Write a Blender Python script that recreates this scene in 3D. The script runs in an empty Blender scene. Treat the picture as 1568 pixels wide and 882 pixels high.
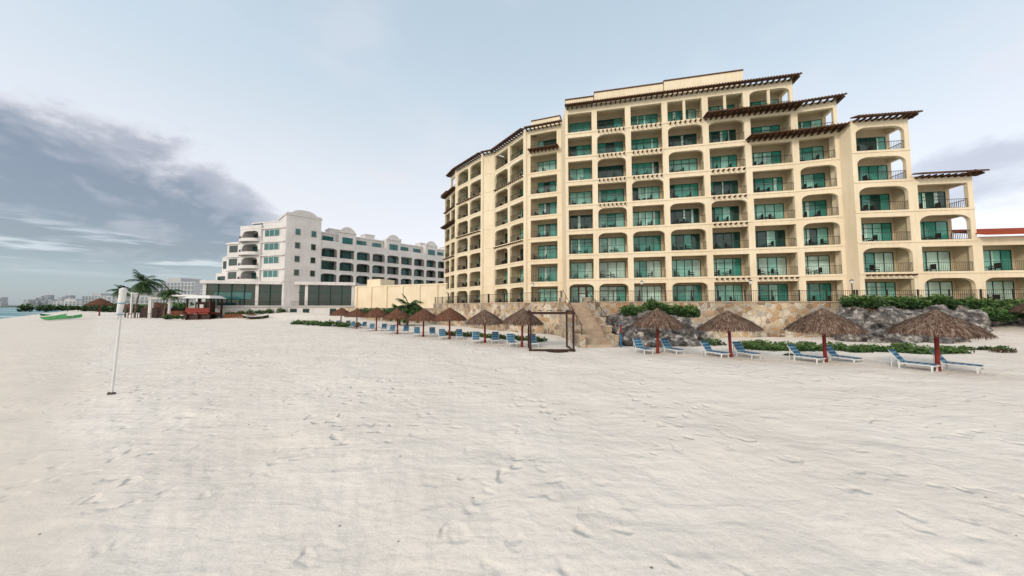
import bpy, math, random
from mathutils import Vector, noise, Matrix
random.seed(7)
R=random.random
def U(a,b): return a+(b-a)*random.random()
scene=bpy.context.scene

# ---------------------------------------------------------------- materials
def newmat(name):
    m=bpy.data.materials.new(name); m.use_nodes=True
    nt=m.node_tree; return m,nt,nt.nodes['Principled BSDF']
def N(nt,t,**k):
    n=nt.nodes.new(t)
    for a,b in k.items(): setattr(n,a,b)
    return n
def surf(name,c1,c2,scale=1.0,rough=.85,bump=0.0,bscale=20,spec=.3,detail=6,streak=0):
    m,nt,p=newmat(name)
    tc=N(nt,'ShaderNodeTexCoord'); no=N(nt,'ShaderNodeTexNoise'); no.inputs['Scale'].default_value=scale; no.inputs['Detail'].default_value=detail
    nt.links.new(tc.outputs['Object'],no.inputs['Vector'])
    cr=N(nt,'ShaderNodeValToRGB'); cr.color_ramp.elements[0].position=.32; cr.color_ramp.elements[1].position=.68
    cr.color_ramp.elements[0].color=(*c1,1); cr.color_ramp.elements[1].color=(*c2,1)
    nt.links.new(no.outputs['Fac'],cr.inputs['Fac']); outc=cr.outputs['Color']
    if streak>0:
        mp=N(nt,'ShaderNodeMapping'); mp.inputs['Scale'].default_value=(2.2,2.2,.22); nt.links.new(tc.outputs['Object'],mp.inputs[0])
        ns=N(nt,'ShaderNodeTexNoise'); ns.inputs['Scale'].default_value=1.5; ns.inputs['Detail'].default_value=6; nt.links.new(mp.outputs[0],ns.inputs['Vector'])
        mr=N(nt,'ShaderNodeMapRange'); mr.inputs[1].default_value=.35; mr.inputs[2].default_value=.6; mr.inputs[3].default_value=1-streak; mr.inputs[4].default_value=1.02
        nt.links.new(ns.outputs['Fac'],mr.inputs[0])
        mm=N(nt,'ShaderNodeMix',data_type='RGBA',blend_type='MULTIPLY'); mm.inputs[0].default_value=1
        nt.links.new(outc,mm.inputs[6]); nt.links.new(mr.outputs[0],mm.inputs[7]); outc=mm.outputs[2]
    nt.links.new(outc,p.inputs['Base Color'])
    p.inputs['Roughness'].default_value=rough; p.inputs['Specular IOR Level'].default_value=spec
    if bump>0:
        n2=N(nt,'ShaderNodeTexNoise'); n2.inputs['Scale'].default_value=bscale; n2.inputs['Detail'].default_value=4
        nt.links.new(tc.outputs['Object'],n2.inputs['Vector'])
        b=N(nt,'ShaderNodeBump'); b.inputs['Strength'].default_value=bump; b.inputs['Distance'].default_value=.05
        nt.links.new(n2.outputs['Fac'],b.inputs['Height']); nt.links.new(b.outputs['Normal'],p.inputs['Normal'])
    return m
def stone_mat(name,cols,mortar,scale=2.2,edge=.05,bump=.8):
    m,nt,p=newmat(name); L=nt.links.new
    tc=N(nt,'ShaderNodeTexCoord')
    no=N(nt,'ShaderNodeTexNoise'); no.inputs['Scale'].default_value=1.5
    L(tc.outputs['Object'],no.inputs['Vector'])
    mx=N(nt,'ShaderNodeVectorMath',operation='MULTIPLY_ADD'); mx.inputs[1].default_value=(.35,.35,.35)
    L(no.outputs['Color'],mx.inputs[0]); L(tc.outputs['Object'],mx.inputs[2])
    v=N(nt,'ShaderNodeTexVoronoi'); v.inputs['Scale'].default_value=scale; L(mx.outputs[0],v.inputs['Vector'])
    ve=N(nt,'ShaderNodeTexVoronoi',feature='DISTANCE_TO_EDGE'); ve.inputs['Scale'].default_value=scale; L(mx.outputs[0],ve.inputs['Vector'])
    sep=N(nt,'ShaderNodeSeparateColor'); L(v.outputs['Color'],sep.inputs[0])
    cr=N(nt,'ShaderNodeValToRGB'); e=cr.color_ramp.elements; cr.color_ramp.interpolation='CONSTANT'
    e[0].color=(*cols[0],1); e[0].position=0; e[1].color=(*cols[-1],1); e[1].position=(len(cols)-1)/len(cols)
    for i,c in enumerate(cols[1:-1]):
        q=e.new((i+1)/len(cols)); q.color=(*c,1)
    L(sep.outputs[0],cr.inputs['Fac'])
    n3=N(nt,'ShaderNodeTexNoise'); n3.inputs['Scale'].default_value=9; n3.inputs['Detail'].default_value=6; L(tc.outputs['Object'],n3.inputs['Vector'])
    m3=N(nt,'ShaderNodeMix',data_type='RGBA',blend_type='MULTIPLY'); m3.inputs[0].default_value=.6
    L(cr.outputs[0],m3.inputs[6]); 
    mr3=N(nt,'ShaderNodeMapRange'); mr3.inputs[1].default_value=.3; mr3.inputs[2].default_value=.7; mr3.inputs[3].default_value=.55; mr3.inputs[4].default_value=1.15
    L(n3.outputs['Fac'],mr3.inputs[0]); L(mr3.outputs[0],m3.inputs[7])
    mr=N(nt,'ShaderNodeMapRange'); mr.inputs[1].default_value=edge*.4; mr.inputs[2].default_value=edge; L(ve.outputs['Distance'],mr.inputs[0])
    m2=N(nt,'ShaderNodeMix',data_type='RGBA'); L(mr.outputs[0],m2.inputs[0]); m2.inputs[6].default_value=(*mortar,1); L(m3.outputs[2],m2.inputs[7])
    n4=N(nt,'ShaderNodeTexNoise'); n4.inputs['Scale'].default_value=.45; n4.inputs['Detail'].default_value=5; L(tc.outputs['Object'],n4.inputs['Vector'])
    mr4=N(nt,'ShaderNodeMapRange'); mr4.inputs[1].default_value=.35; mr4.inputs[2].default_value=.6; mr4.inputs[3].default_value=.55; mr4.inputs[4].default_value=1.0; L(n4.outputs['Fac'],mr4.inputs[0])
    m5=N(nt,'ShaderNodeMix',data_type='RGBA',blend_type='MULTIPLY'); m5.inputs[0].default_value=1; L(m2.outputs[2],m5.inputs[6]); L(mr4.outputs[0],m5.inputs[7])
    L(m5.outputs[2],p.inputs['Base Color']); p.inputs['Roughness'].default_value=.9
    b=N(nt,'ShaderNodeBump'); b.inputs['Strength'].default_value=bump; b.inputs['Distance'].default_value=.08
    ad=N(nt,'ShaderNodeMath',operation='MULTIPLY_ADD'); ad.inputs[1].default_value=.5; L(n3.outputs['Fac'],ad.inputs[0]); L(mr.outputs[0],ad.inputs[2])
    L(ad.outputs[0],b.inputs['Height']); L(b.outputs['Normal'],p.inputs['Normal'])
    return m
def glass(name,c,rough=.08,spec=.6):
    m=surf(name,tuple(x*.7 for x in c),tuple(min(1,x*1.25) for x in c),.6,rough,0,spec=spec)
    return m

M={}
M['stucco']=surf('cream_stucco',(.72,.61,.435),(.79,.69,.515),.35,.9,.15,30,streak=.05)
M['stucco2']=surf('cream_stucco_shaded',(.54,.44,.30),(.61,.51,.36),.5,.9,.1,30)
M['glassA']=glass('teal_glass',(.045,.28,.225))
M['glassB']=glass('dark_glass',(.012,.06,.052))
M['glassC']=glass('curtained_glass',(.22,.52,.44),.15)
M['glassD']=glass('pale_curtain_glass',(.48,.68,.60),.2)
M['frame']=surf('green_window_frame',(.01,.05,.04),(.02,.09,.07),3,.5)
M['metal']=surf('dark_railing_metal',(.02,.018,.016),(.04,.035,.03),3,.5)
M['furn']=surf('dark_wicker',(.012,.011,.01),(.03,.025,.02),6,.7)
M['tile']=surf('brown_roof_tile',(.06,.03,.018),(.14,.07,.04),2.5,.85,.4,12)
M['bracket']=surf('brown_timber',(.05,.025,.012),(.10,.05,.022),3,.8)
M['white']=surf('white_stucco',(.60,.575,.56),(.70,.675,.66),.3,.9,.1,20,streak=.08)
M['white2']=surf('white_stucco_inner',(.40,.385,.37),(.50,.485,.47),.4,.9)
M['wglassA']=glass('blue_teal_glass',(.02,.13,.13))
M['wglassB']=glass('dark_green_glass',(.008,.03,.028))
M['redtile']=surf('red_clay_tile',(.28,.045,.02),(.42,.09,.035),2,.8,.4,14)
M['stone']=stone_mat('fieldstone_masonry',[(.48,.29,.15),(.64,.51,.35),(.32,.22,.14),(.70,.61,.48),(.54,.36,.20),(.42,.38,.33),(.60,.46,.29)],(.60,.53,.43),1.9,.08)
M['step']=surf('step_stone',(.36,.27,.19),(.50,.40,.30),2,.9,.4,12)
M['thatchA']=surf('thatch_weathered',(.11,.07,.05),(.20,.135,.10),7,.95)
M['thatchB']=surf('thatch_dark',(.055,.03,.02),(.11,.062,.04),7,.95)
M['thatchC']=surf('thatch_pale',(.19,.135,.105),(.28,.21,.165),7,.95)
M['thatchR']=surf('thatch_reddish',(.14,.048,.026),(.23,.088,.046),7,.95)
M['redpost']=surf('red_painted_post',(.15,.014,.01),(.23,.026,.016),4,.6)
M['darkwood']=surf('dark_stained_wood',(.022,.010,.008),(.055,.022,.016),4,.6)
M['blue']=surf('blue_sling',(.02,.10,.23),(.03,.15,.33),5,.7)
M['paleblue']=surf('pale_sling',(.13,.28,.38),(.20,.36,.45),5,.7)
M['plastic']=surf('white_plastic',(.62,.62,.60),(.72,.72,.70),3,.5)
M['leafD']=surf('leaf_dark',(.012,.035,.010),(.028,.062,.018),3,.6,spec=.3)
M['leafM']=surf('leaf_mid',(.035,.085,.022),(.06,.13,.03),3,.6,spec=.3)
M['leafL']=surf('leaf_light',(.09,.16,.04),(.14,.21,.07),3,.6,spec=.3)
M['trunk']=surf('palm_trunk',(.10,.075,.05),(.2,.15,.11),5,.9,.5,10)
M['twig']=surf('dry_twigs',(.10,.07,.04),(.18,.13,.08),5,.9)
M['boatgreen']=surf('green_hull',(.05,.28,.10),(.08,.36,.14),3,.4)
M['farwhite']=surf('distant_building_wall',(.33,.35,.37),(.52,.52,.52),.02,.9)
M['farwin']=surf('distant_building_window',(.14,.19,.23),(.20,.25,.29),.02,.6)
M['farland']=surf('distant_land_green',(.07,.10,.09),(.12,.15,.12),.01,.9)
M['shell']=surf('shell_fragment',(.12,.09,.06),(.30,.25,.2),9,.8)

def rockmat():
    m,nt,p=newmat('limestone_rock'); L=nt.links.new
    tc=N(nt,'ShaderNodeTexCoord'); n=N(nt,'ShaderNodeTexNoise'); n.inputs['Scale'].default_value=1.7; n.inputs['Detail'].default_value=10; n.inputs['Roughness'].default_value=.7
    L(tc.outputs['Object'],n.inputs['Vector'])
    cr=N(nt,'ShaderNodeValToRGB'); e=cr.color_ramp.elements
    e[0].position=.40; e[0].color=(.03,.028,.027,1); e[1].position=.66; e[1].color=(.54,.50,.45,1)
    q=e.new(.53); q.color=(.15,.14,.13,1)
    L(n.outputs['Fac'],cr.inputs[0]); L(cr.outputs[0],p.inputs['Base Color']); p.inputs['Roughness'].default_value=.95
    b=N(nt,'ShaderNodeBump'); b.inputs['Strength'].default_value=1; b.inputs['Distance'].default_value=.15
    n2=N(nt,'ShaderNodeTexNoise'); n2.inputs['Scale'].default_value=4; n2.inputs['Detail'].default_value=10; L(tc.outputs['Object'],n2.inputs['Vector'])
    L(n2.outputs['Fac'],b.inputs['Height']); L(b.outputs['Normal'],p.inputs['Normal'])
    return m
M['rock']=rockmat()

def sandmat():
    m,nt,p=newmat('white_sand'); L=nt.links.new
    tc=N(nt,'ShaderNodeTexCoord'); co=tc.outputs['Object']
    def no(s,d=5,r=.55):
        n=N(nt,'ShaderNodeTexNoise'); n.inputs['Scale'].default_value=s; n.inputs['Detail'].default_value=d; n.inputs['Roughness'].default_value=r
        L(co,n.inputs['Vector']); return n.outputs['Fac']
    def mul(a,b,op='MULTIPLY'):
        q=N(nt,'ShaderNodeMath',operation=op)
        for i,x in enumerate((a,b)):
            if isinstance(x,(int,float)): q.inputs[i].default_value=x
            else: L(x,q.inputs[i])
        return q.outputs[0]
    def add(a,b): return mul(a,b,'ADD')
    dt=N(nt,'ShaderNodeVectorMath',operation='DOT_PRODUCT'); dt.inputs[1].default_value=(-.621,-.784,0); L(co,dt.inputs[0])
    s=add(add(dt.outputs['Value'],-14.97),mul(no(.15,4),3.0))
    pk=N(nt,'ShaderNodeMapRange'); pk.interpolation_type='SMOOTHSTEP'; pk.inputs[1].default_value=-13.9; pk.inputs[2].default_value=-12.4; L(s,pk.inputs[0]); packed=pk.outputs[0]
    cr=N(nt,'ShaderNodeValToRGB'); e=cr.color_ramp.elements
    e[0].position=.30; e[0].color=(.715,.65,.575,1); e[1].position=.65; e[1].color=(.78,.725,.655,1)
    L(no(.22,8,.65),cr.inputs[0])
    mp=N(nt,'ShaderNodeMix',data_type='RGBA'); L(mul(packed,.75),mp.inputs[0]); L(cr.outputs[0],mp.inputs[6]); mp.inputs[7].default_value=(.69,.62,.54,1)
    n9=no(38,3,.7); mr=N(nt,'ShaderNodeMapRange'); mr.inputs[1].default_value=.34; mr.inputs[2].default_value=.5; mr.inputs[3].default_value=.88; mr.inputs[4].default_value=1.0
    L(n9,mr.inputs[0])
    mm=N(nt,'ShaderNodeMix',data_type='RGBA',blend_type='MULTIPLY'); mm.inputs[0].default_value=1; L(mp.outputs[2],mm.inputs[6]); L(mr.outputs[0],mm.inputs[7])
    L(mm.outputs[2],p.inputs['Base Color']); p.inputs['Roughness'].default_value=.95; p.inputs['Specular IOR Level'].default_value=.15
    w=N(nt,'ShaderNodeTexNoise'); w.inputs['Scale'].default_value=2; L(co,w.inputs['Vector'])
    vm=N(nt,'ShaderNodeVectorMath',operation='MULTIPLY_ADD'); vm.inputs[1].default_value=(.6,.6,0); L(w.outputs['Color'],vm.inputs[0]); L(co,vm.inputs[2])
    def pits(scale,rad):
        v=N(nt,'ShaderNodeTexVoronoi',feature='SMOOTH_F1'); v.inputs['Scale'].default_value=scale; v.inputs['Smoothness'].default_value=.35; L(vm.outputs[0],v.inputs['Vector'])
        r=N(nt,'ShaderNodeMapRange'); r.interpolation_type='SMOOTHSTEP'; r.inputs[1].default_value=rad*.2; r.inputs[2].default_value=rad; L(v.outputs['Distance'],r.inputs[0]); return r.outputs[0]
    msk=N(nt,'ShaderNodeMapRange'); msk.inputs[1].default_value=.42; msk.inputs[2].default_value=.58; L(no(.33,4),msk.inputs[0])
    wm=N(nt,'ShaderNodeMapping'); wm.inputs['Rotation'].default_value=(0,0,.5); wm.inputs['Scale'].default_value=(.45,1.7,1); L(co,wm.inputs[0])
    rp=N(nt,'ShaderNodeTexNoise'); rp.inputs['Scale'].default_value=2.0; rp.inputs['Detail'].default_value=3; rp.inputs['Distortion'].default_value=.6; L(wm.outputs[0],rp.inputs['Vector'])
    h=mul(mul(pits(2.6,.40),msk.outputs[0]),.062)
    h=add(h,mul(no(1.2,3),.08)); h=add(h,mul(no(5,4,.5),.032)); h=add(h,mul(no(30,3,.6),.004)); h=add(h,mul(rp.outputs['Fac'],.04))
    fade=N(nt,'ShaderNodeMapRange'); fade.inputs[3].default_value=.85; fade.inputs[4].default_value=.35; L(packed,fade.inputs[0])
    b=N(nt,'ShaderNodeBump'); L(fade.outputs[0],b.inputs['Strength']); b.inputs['Distance'].default_value=1.0
    L(h,b.inputs['Height']); L(b.outputs['Normal'],p.inputs['Normal'])
    return m
M['sand']=sandmat()
def seamat():
    m,nt,p=newmat('sea_water'); L=nt.links.new
    tc=N(nt,'ShaderNodeTexCoord'); mp=N(nt,'ShaderNodeMapping'); mp.inputs['Rotation'].default_value=(0,0,math.radians(38)); mp.inputs['Scale'].default_value=(.01,.12,1)
    L(tc.outputs['Object'],mp.inputs[0])
    n=N(nt,'ShaderNodeTexNoise'); n.inputs['Scale'].default_value=1; n.inputs['Detail'].default_value=6; L(mp.outputs[0],n.inputs['Vector'])
    cr=N(nt,'ShaderNodeValToRGB'); e=cr.color_ramp.elements
    e[0].position=.4; e[0].color=(.035,.15,.165,1); e[1].position=.62; e[1].color=(.68,.72,.72,1); q=e.new(.54); q.color=(.08,.26,.27,1)
    L(n.outputs['Fac'],cr.inputs[0]); L(cr.outputs[0],p.inputs['Base Color']); p.inputs['Roughness'].default_value=.4
    b=N(nt,'ShaderNodeBump'); b.inputs['Distance'].default_value=.4; b.inputs['Strength'].default_value=.6
    L(n.outputs['Fac'],b.inputs['Height']); L(b.outputs['Normal'],p.inputs['Normal'])
    return m
M['sea']=seamat()

# ---------------------------------------------------------------- builder
class Fr:
    def __init__(s,A=(0,0),Bp=(1,0),z=0):
        s.A=A; dx=Bp[0]-A[0]; dy=Bp[1]-A[1]; s.L=math.hypot(dx,dy); s.t=(dx/s.L,dy/s.L); s.z=z
    def __call__(s,a,d,z):
        return (s.A[0]+s.t[0]*a-s.t[1]*d, s.A[1]+s.t[1]*a+s.t[0]*d, z+s.z)
ID=Fr()
class Bd:
    def __init__(s): s.d={}
    def raw(s,key,vs,fs):
        V,F=s.d.setdefault(key,([],[])); o=len(V); V.extend(vs); F.extend([tuple(i+o for i in f) for f in fs])
    def hexa(s,key,p):
        s.raw(key,p,[(0,3,2,1),(4,5,6,7),(0,1,5,4),(1,2,6,5),(2,3,7,6),(3,0,4,7)])
    def box(s,key,f,a0,a1,d0,d1,z0,z1):
        s.hexa(key,[f(a0,d0,z0),f(a1,d0,z0),f(a1,d1,z0),f(a0,d1,z0),f(a0,d0,z1),f(a1,d0,z1),f(a1,d1,z1),f(a0,d1,z1)])
    def cyl(s,key,p0,p1,r0,r1=None,n=10,cap=True):
        r1=r0 if r1 is None else r1
        p0=Vector(p0);p1=Vector(p1);ax=(p1-p0).normalized(); u=ax.orthogonal().normalized(); v=ax.cross(u)
        vs=[];
        for p,r in((p0,r0),(p1,r1)):
            for i in range(n):
                a=2*math.pi*i/n; vs.append(tuple(p+u*math.cos(a)*r+v*math.sin(a)*r))
        fs=[(i,(i+1)%n,n+(i+1)%n,n+i) for i in range(n)]
        if cap: fs+= [tuple(range(n-1,-1,-1)),tuple(range(n,2*n))]
        s.raw(key,vs,fs)
    def objs(s,parent,names=None,smooth=()):
        out=[]
        for k,(V,F) in s.d.items():
            me=bpy.data.meshes.new(k); me.from_pydata(V,[],F); me.materials.append(M[k]); me.update()
            o=bpy.data.objects.new((names or {}).get(k,k),me); bpy.context.collection.objects.link(o)
            if parent: o.parent=parent
            out.append(o)
        return out
    def single(s,name,loc=(0,0,0),smooth=False):
        me=s.mesh(name,smooth); o=bpy.data.objects.new(name,me); bpy.context.collection.objects.link(o); o.location=loc; return o
    def mesh(s,name,smooth=False):
        V=[];F=[];mi=[];me=bpy.data.meshes.new(name)
        for j,(k,(v,f)) in enumerate(s.d.items()):
            o=len(V); V+=v; F+=[tuple(i+o for i in q) for q in f]; mi+=[j]*len(f); me.materials.append(M[k])
        me.from_pydata(V,[],F); me.polygons.foreach_set('material_index',mi)
        if smooth: me.polygons.foreach_set('use_smooth',[True]*len(F))
        me.update(); return me
def empty(name,loc=(0,0,0)):
    e=bpy.data.objects.new(name,None); bpy.context.collection.objects.link(e); e.location=loc; return e
def inst(name,me,loc,rz=0,sc=1):
    o=bpy.data.objects.new(name,me); bpy.context.collection.objects.link(o); o.location=loc; o.rotation_euler=(0,0,rz); o.scale=(sc,sc,sc) if not isinstance(sc,tuple) else sc; return o

# ---------------------------------------------------------------- terrain
def seadist(x,y): return (x+115)*-.621+(y-72)*-.784
def gz(x,y):
    s=seadist(x,y)
    z=-.035*max(0,s+13)**1.0 if s>-13 else 0
    z=max(z,-6)
    z+=1.3*math.exp(-(((x-41)/7)**2+((y-27)/4)**2))
    z+=1.5*math.exp(-(((x+46)/13)**2+((y-70)/5)**2))
    return z
def gz_full(x,y):
    z=gz(x,y)
    if abs(x)<90 and -10<y<110:
        z+=.13*(noise.noise((x*.09,y*.09,1)))+.07*noise.noise((x*.4,y*.4,3))+.042*noise.noise((x*1.2,y*1.2,7))+.018*noise.noise((x*3.0,y*3.0,9))
    return z
nx,ny=620,520
xs=[7*math.sinh(-6.9+13.8*i/(nx-1)) for i in range(nx)]
ys=[6+6*math.sinh(-4.4+11.6*j/(ny-1)) for j in range(ny)]
V=[];F=[]
for j,y in enumerate(ys):
    for i,x in enumerate(xs): V.append((x,y,gz_full(x,y)))
for j in range(ny-1):
    for i in range(nx-1):
        a=j*nx+i; F.append((a,a+1,a+1+nx,a+nx))
b=Bd(); b.raw('sand',V,F); b.single('sand_beach_ground',smooth=True)
b=Bd()
def sp(s,l,z=-.5):
    return (-115-.621*s-.784*l, 72-.784*s+.621*l, z)
b.raw('sea',[sp(-4,-600),sp(-4,6000),sp(6000,6000),sp(6000,-600)],[(0,1,2,3)])
b.single('sea_water')

# ---------------------------------------------------------------- buildings
def contour(a,bb,zt,r,arch):
    if not arch: return [(a,zt),(bb,zt)]
    rx=min(r,(bb-a)/2*.98); rz=rx*.62; pts=[]
    for i in range(6):
        th=math.pi/2*i/5; pts.append((a+rx-rx*math.cos(th), zt-rz+rz*math.sin(th)))
    q=[(a+bb-x,z) for x,z in pts[::-1]]
    return pts+q
def railing(B,f,a0,a1,d,z,h=1.0,step=.15,key='metal'):
    B.box(key,f,a0,a1,d-.025,d+.025,z+h-.04,z+h); B.box(key,f,a0,a1,d-.012,d+.012,z+.10,z+.125)
    n=max(1,int((a1-a0)/step))
    for i in range(n+1):
        x=a0+(a1-a0)*i/n; w=.025 if i in(0,n) else .008
        B.box(key,f,x-w,x+w,d-.008,d+.008,z+.005,z+h-.05)
def side_railing(B,f,a,d0,d1,z,h=1.0):
    B.box('metal',f,a-.03,a+.03,d0,d1,z+h-.05,z+h)
    n=int((d1-d0)/.15)
    for i in range(n+1):
        x=d0+(d1-d0)*i/n; B.box('metal',f,a-.011,a+.011,x-.011,x+.011,z+.005,z+h-.05)
def chair(B,f,a,d,z,key='furn'):
    B.box(key,f,a-.26,a+.26,d-.25,d+.25,z+.36,z+.44)
    s=1 if R()<.5 else -1
    B.box(key,f,a+s*.22-.03,a+s*.22+.03,d-.25,d+.25,z+.44,z+.92)
    for i in(-1,1):
        B.box(key,f,a-.26,a+.26,d+i*.22-.025,d+i*.22+.025,z+.60,z+.65)
        for j in(-1,1): B.box(key,f,a+j*.23-.025,a+j*.23+.025,d+i*.222-.02,d+i*.222+.02,z,z+.36)
def eave(B,f,a0,a1,z,out=.95,br=True,key='tile',rise=.28):
    B.hexa(key,[f(a0,-out,z),f(a1,-out,z),f(a1,.0,z+rise),f(a0,.0,z+rise),f(a0,-out,z+.09),f(a1,-out,z+.09),f(a1,.0,z+rise+.1),f(a0,.0,z+rise+.1)])
    n=int((a1-a0)/.28)
    for i in range(n):
        x=a0+(i+.5)*(a1-a0)/n; w=.07
        B.hexa(key,[f(x-w,-out-.03,z+.085),f(x+w,-out-.03,z+.085),f(x+w,0,z+rise+.095),f(x-w,0,z+rise+.095),f(x-w*.5,-out-.03,z+.15),f(x+w*.5,-out-.03,z+.15),f(x+w*.5,0,z+rise+.16),f(x-w*.5,0,z+rise+.16)])
    if br: brackets(B,f,a0,a1,z-.02,out-.2)
def brackets(B,f,a0,a1,z,out=.45,step=.55):
    n=max(1,int((a1-a0)/step))
    for i in range(n):
        x=a0+(i+.5)*(a1-a0)/n; B.box('bracket',f,x-.07,x+.07,-out,-.002,z-.17,z)
def bay(B,f,s0,s1,k,z,h,arch,opt):
    W=opt['wall'];W2=opt['inner'];pw=opt.get('pw',.33);hd=opt.get('hd',.62);T=.35;D=opt.get('depth',2.0)
    a,bb=s0+pw,s1-pw; zt=z+h-hd
    B.box(W,f,s0,a,0,T,z,z+h); B.box(W,f,bb,s1,0,T,z,z+h)
    c=contour(a,bb,zt,opt.get('r',.85),arch)
    for (x0,z0),(x1,z1) in zip(c[:-1],c[1:]):
        if x1-x0<1e-4: continue
        B.hexa(W,[f(x0,0,z0),f(x1,0,z1),f(x1,T,z1),f(x0,T,z0),f(x0,0,z+h),f(x1,0,z+h),f(x1,T,z+h),f(x0,T,z+h)])
    B.box(W,f,s0,s1,-.06,0-.001,z-.16,z+.05)
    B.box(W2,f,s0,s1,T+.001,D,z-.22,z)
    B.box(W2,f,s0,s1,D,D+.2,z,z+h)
    g0,g1=s0+.45,s1-.45; gh=opt.get('gh',2.3)
    n=max(2,int(round((g1-g0)/.95)))
    pool=opt['glass'] if not (k<=1 and 'low' in opt) else opt['low']
    base=random.choice(pool)
    for i in range(n):
        x0=g0+(g1-g0)*i/n;x1=g0+(g1-g0)*(i+1)/n
        key=base if R()<.6 else random.choice(pool)
        B.box(key,f,x0+.04,x1-.04,D-.03,D-.002,z+.06,z+gh)
        B.box('frame',f,x0-.035,x0+.035,D-.07,D-.004,z+.06,z+gh)
        if opt.get('chairs',True) and R()<.3:
            B.box('glassD',f,x0+.06,x0+.06+U(.12,.35),D-.045,D-.031,z+.08,z+gh-.03)
    B.box('frame',f,g1-.035,g1+.035,D-.07,D-.004,z+.06,z+gh)
    B.box('frame',f,g0,g1,D-.069,D-.005,z+gh,z+gh+.07)
    B.box('frame',f,g0,g1,D-.069,D-.005,z+gh*.78,z+gh*.78+.05) if R()<.4 else None
    if opt.get('rail',True) : railing(B,f,a,bb,.12,z,step=opt.get('rs',.15))
    if opt.get('chairs',True):
        c0=a+U(.4,1.0)
        chair(B,f,c0,U(.8,1.2),z); chair(B,f,c0+U(1.1,1.6),U(.8,1.2),z)
        if R()<.6: 
            tx=c0+.7; B.cyl('furn',f(tx,1.0,z+.5),f(tx,1.0,z+.54),.28,n=8); B.cyl('furn',f(tx,1.0,z),f(tx,1.0,z+.5),.03,n=5)
def facade(B,A,P,bays,z0,h,opt,archfn,rightend=None,body=10,roof=True,eaves=True,leftopen=False):
    f=Fr(A,P); tot=sum(w for w,_ in bays); s=0
    for i,(w,ns) in enumerate(bays):
        s0=s; s1=s+f.L*w/tot; s=s1
        nxt=bays[i+1][1] if i+1<len(bays) else (rightend if rightend is not None else ns)
        prv=bays[i-1][1] if i>0 else ns
        D=opt.get('depth',2.0)
        for k in range(ns):
            z=z0+k*h
            bay(B,f,s0,s1,k,z,h,archfn(i,k),opt)
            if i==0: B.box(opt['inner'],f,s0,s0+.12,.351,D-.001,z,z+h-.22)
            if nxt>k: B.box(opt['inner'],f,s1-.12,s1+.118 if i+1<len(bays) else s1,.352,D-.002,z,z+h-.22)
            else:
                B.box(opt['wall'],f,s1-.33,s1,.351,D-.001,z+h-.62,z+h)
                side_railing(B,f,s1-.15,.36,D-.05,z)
        zt=z0+ns*h
        B.box(opt['wall'],f,s0+.004,s1-.004,D+.2,D+body+i*.01,z0-1,zt+.02)
        if roof:
            B.box(opt['wall'],f,s0,s1,0,D+.2,zt,zt+.25+.002*i)
        if eaves:
            ex=.5 if nxt<ns else 0
            eave(B,f,s0-(.4 if (i>0 and prv<ns) else 0),s1+ex,zt+.16)
            if nxt<ns:
                f2=Fr(f(s1,0,0)[:2],f(s1,D+2.5,0)[:2]); eave(B,f2,-.4,D+2.5,zt+.17,out=.6)
    return f

# ---- main cream hotel
hotel=empty('cream_beachfront_hotel_building')
B=Bd(); z0=3.0;h=3.2
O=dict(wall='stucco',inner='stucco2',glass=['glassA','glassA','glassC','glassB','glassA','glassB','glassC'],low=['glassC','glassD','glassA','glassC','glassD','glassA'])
OL=dict(O); OL['pw']=.3
Q=[(-14,67),(-10.5,61),(-5,54.6),(-3,53.8),(2,47),(7.1,45.2)]
fa=facade(B,Q[0],Q[1],[(1,7),(1,8)],z0,h,OL,lambda i,k:k%2==0)
fb=facade(B,Q[1],Q[2],[(1,8),(1,8)],z0,h,OL,lambda i,k:True)
f=Fr(Q[2],Q[3]); B.box('stucco',f,0,f.L,0,6,z0-1,z0+8*h+.3); eave(B,f,0,f.L,z0+8*h+.2)
for k in range(8): 
    B.box('stucco',f,0,f.L,-.05,-.001,z0+k*h-.14,z0+k*h+.05)
fc=facade(B,Q[3],Q[4],[(1,8),(1,8)],z0,h,OL,lambda i,k:k%3!=1)
fd=facade(B,Q[4],Q[5],[(1,8)],z0,h,dict(O,pw=.75),lambda i,k:False)
for ff,ks in((fa,(3,5,6)),(fb,(4,6)),(fc,(3,6))):
    for k in ks: brackets(B,ff,.3,ff.L-.3,z0+k*h-.18,.5,.5)
for k in(5,7): eave(B,fa,-.2,fa.L,z0+k*h-.1,out=.9,rise=.1)
eave(B,fd,.6,fd.L-.4,z0+7*h-.1,out=1.1,rise=.1)
for q in Q[1:5]:
    B.cyl('stucco',(q[0],q[1]+.15,z0-1),(q[0],q[1]+.15,z0+8*h+.1),.34,n=14)
f=Fr((7.0,45.2),(7.0,41.8)); B.box('stucco',f,0,f.L,-.0,.3,z0-1,z0+8*h)
cb=[(7.0,41.7),(32.2,36.1)]
styles={(0,0),(1,0),(1,3),(1,5),(1,6),(2,2),(2,4),(3,0),(3,2),(3,3),(3,5),(3,6),(4,3),(4,6),(5,7)}
arch=lambda i,k:(i,k) in styles or (i in(1,3) and k in(2,))
fcen=facade(B,cb[0],cb[1],[(3.7,8),(4.1,8),(4.3,8),(4.5,8),(4.4,8),(4.7,8)],z0,h,O,arch,rightend=7)
tot=25.7; sc=fcen.L/tot; ed=[0]
for w in(3.7,4.1,4.3,4.5,4.4,4.7): ed.append(ed[-1]+w*sc)
for i,ks in {1:(4,5,6,7),2:(5,6,7),4:(1,3,4,5),3:(7,),5:(1,)}.items():
    for k in ks: brackets(B,fcen,ed[i]+.3,ed[i+1]-.3,z0+k*h-.18,.4,.5)
eave(B,fcen,ed[4]-.3,ed[6]+.4,z0+7*h-.15,out=1.5,rise=.1)
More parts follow.
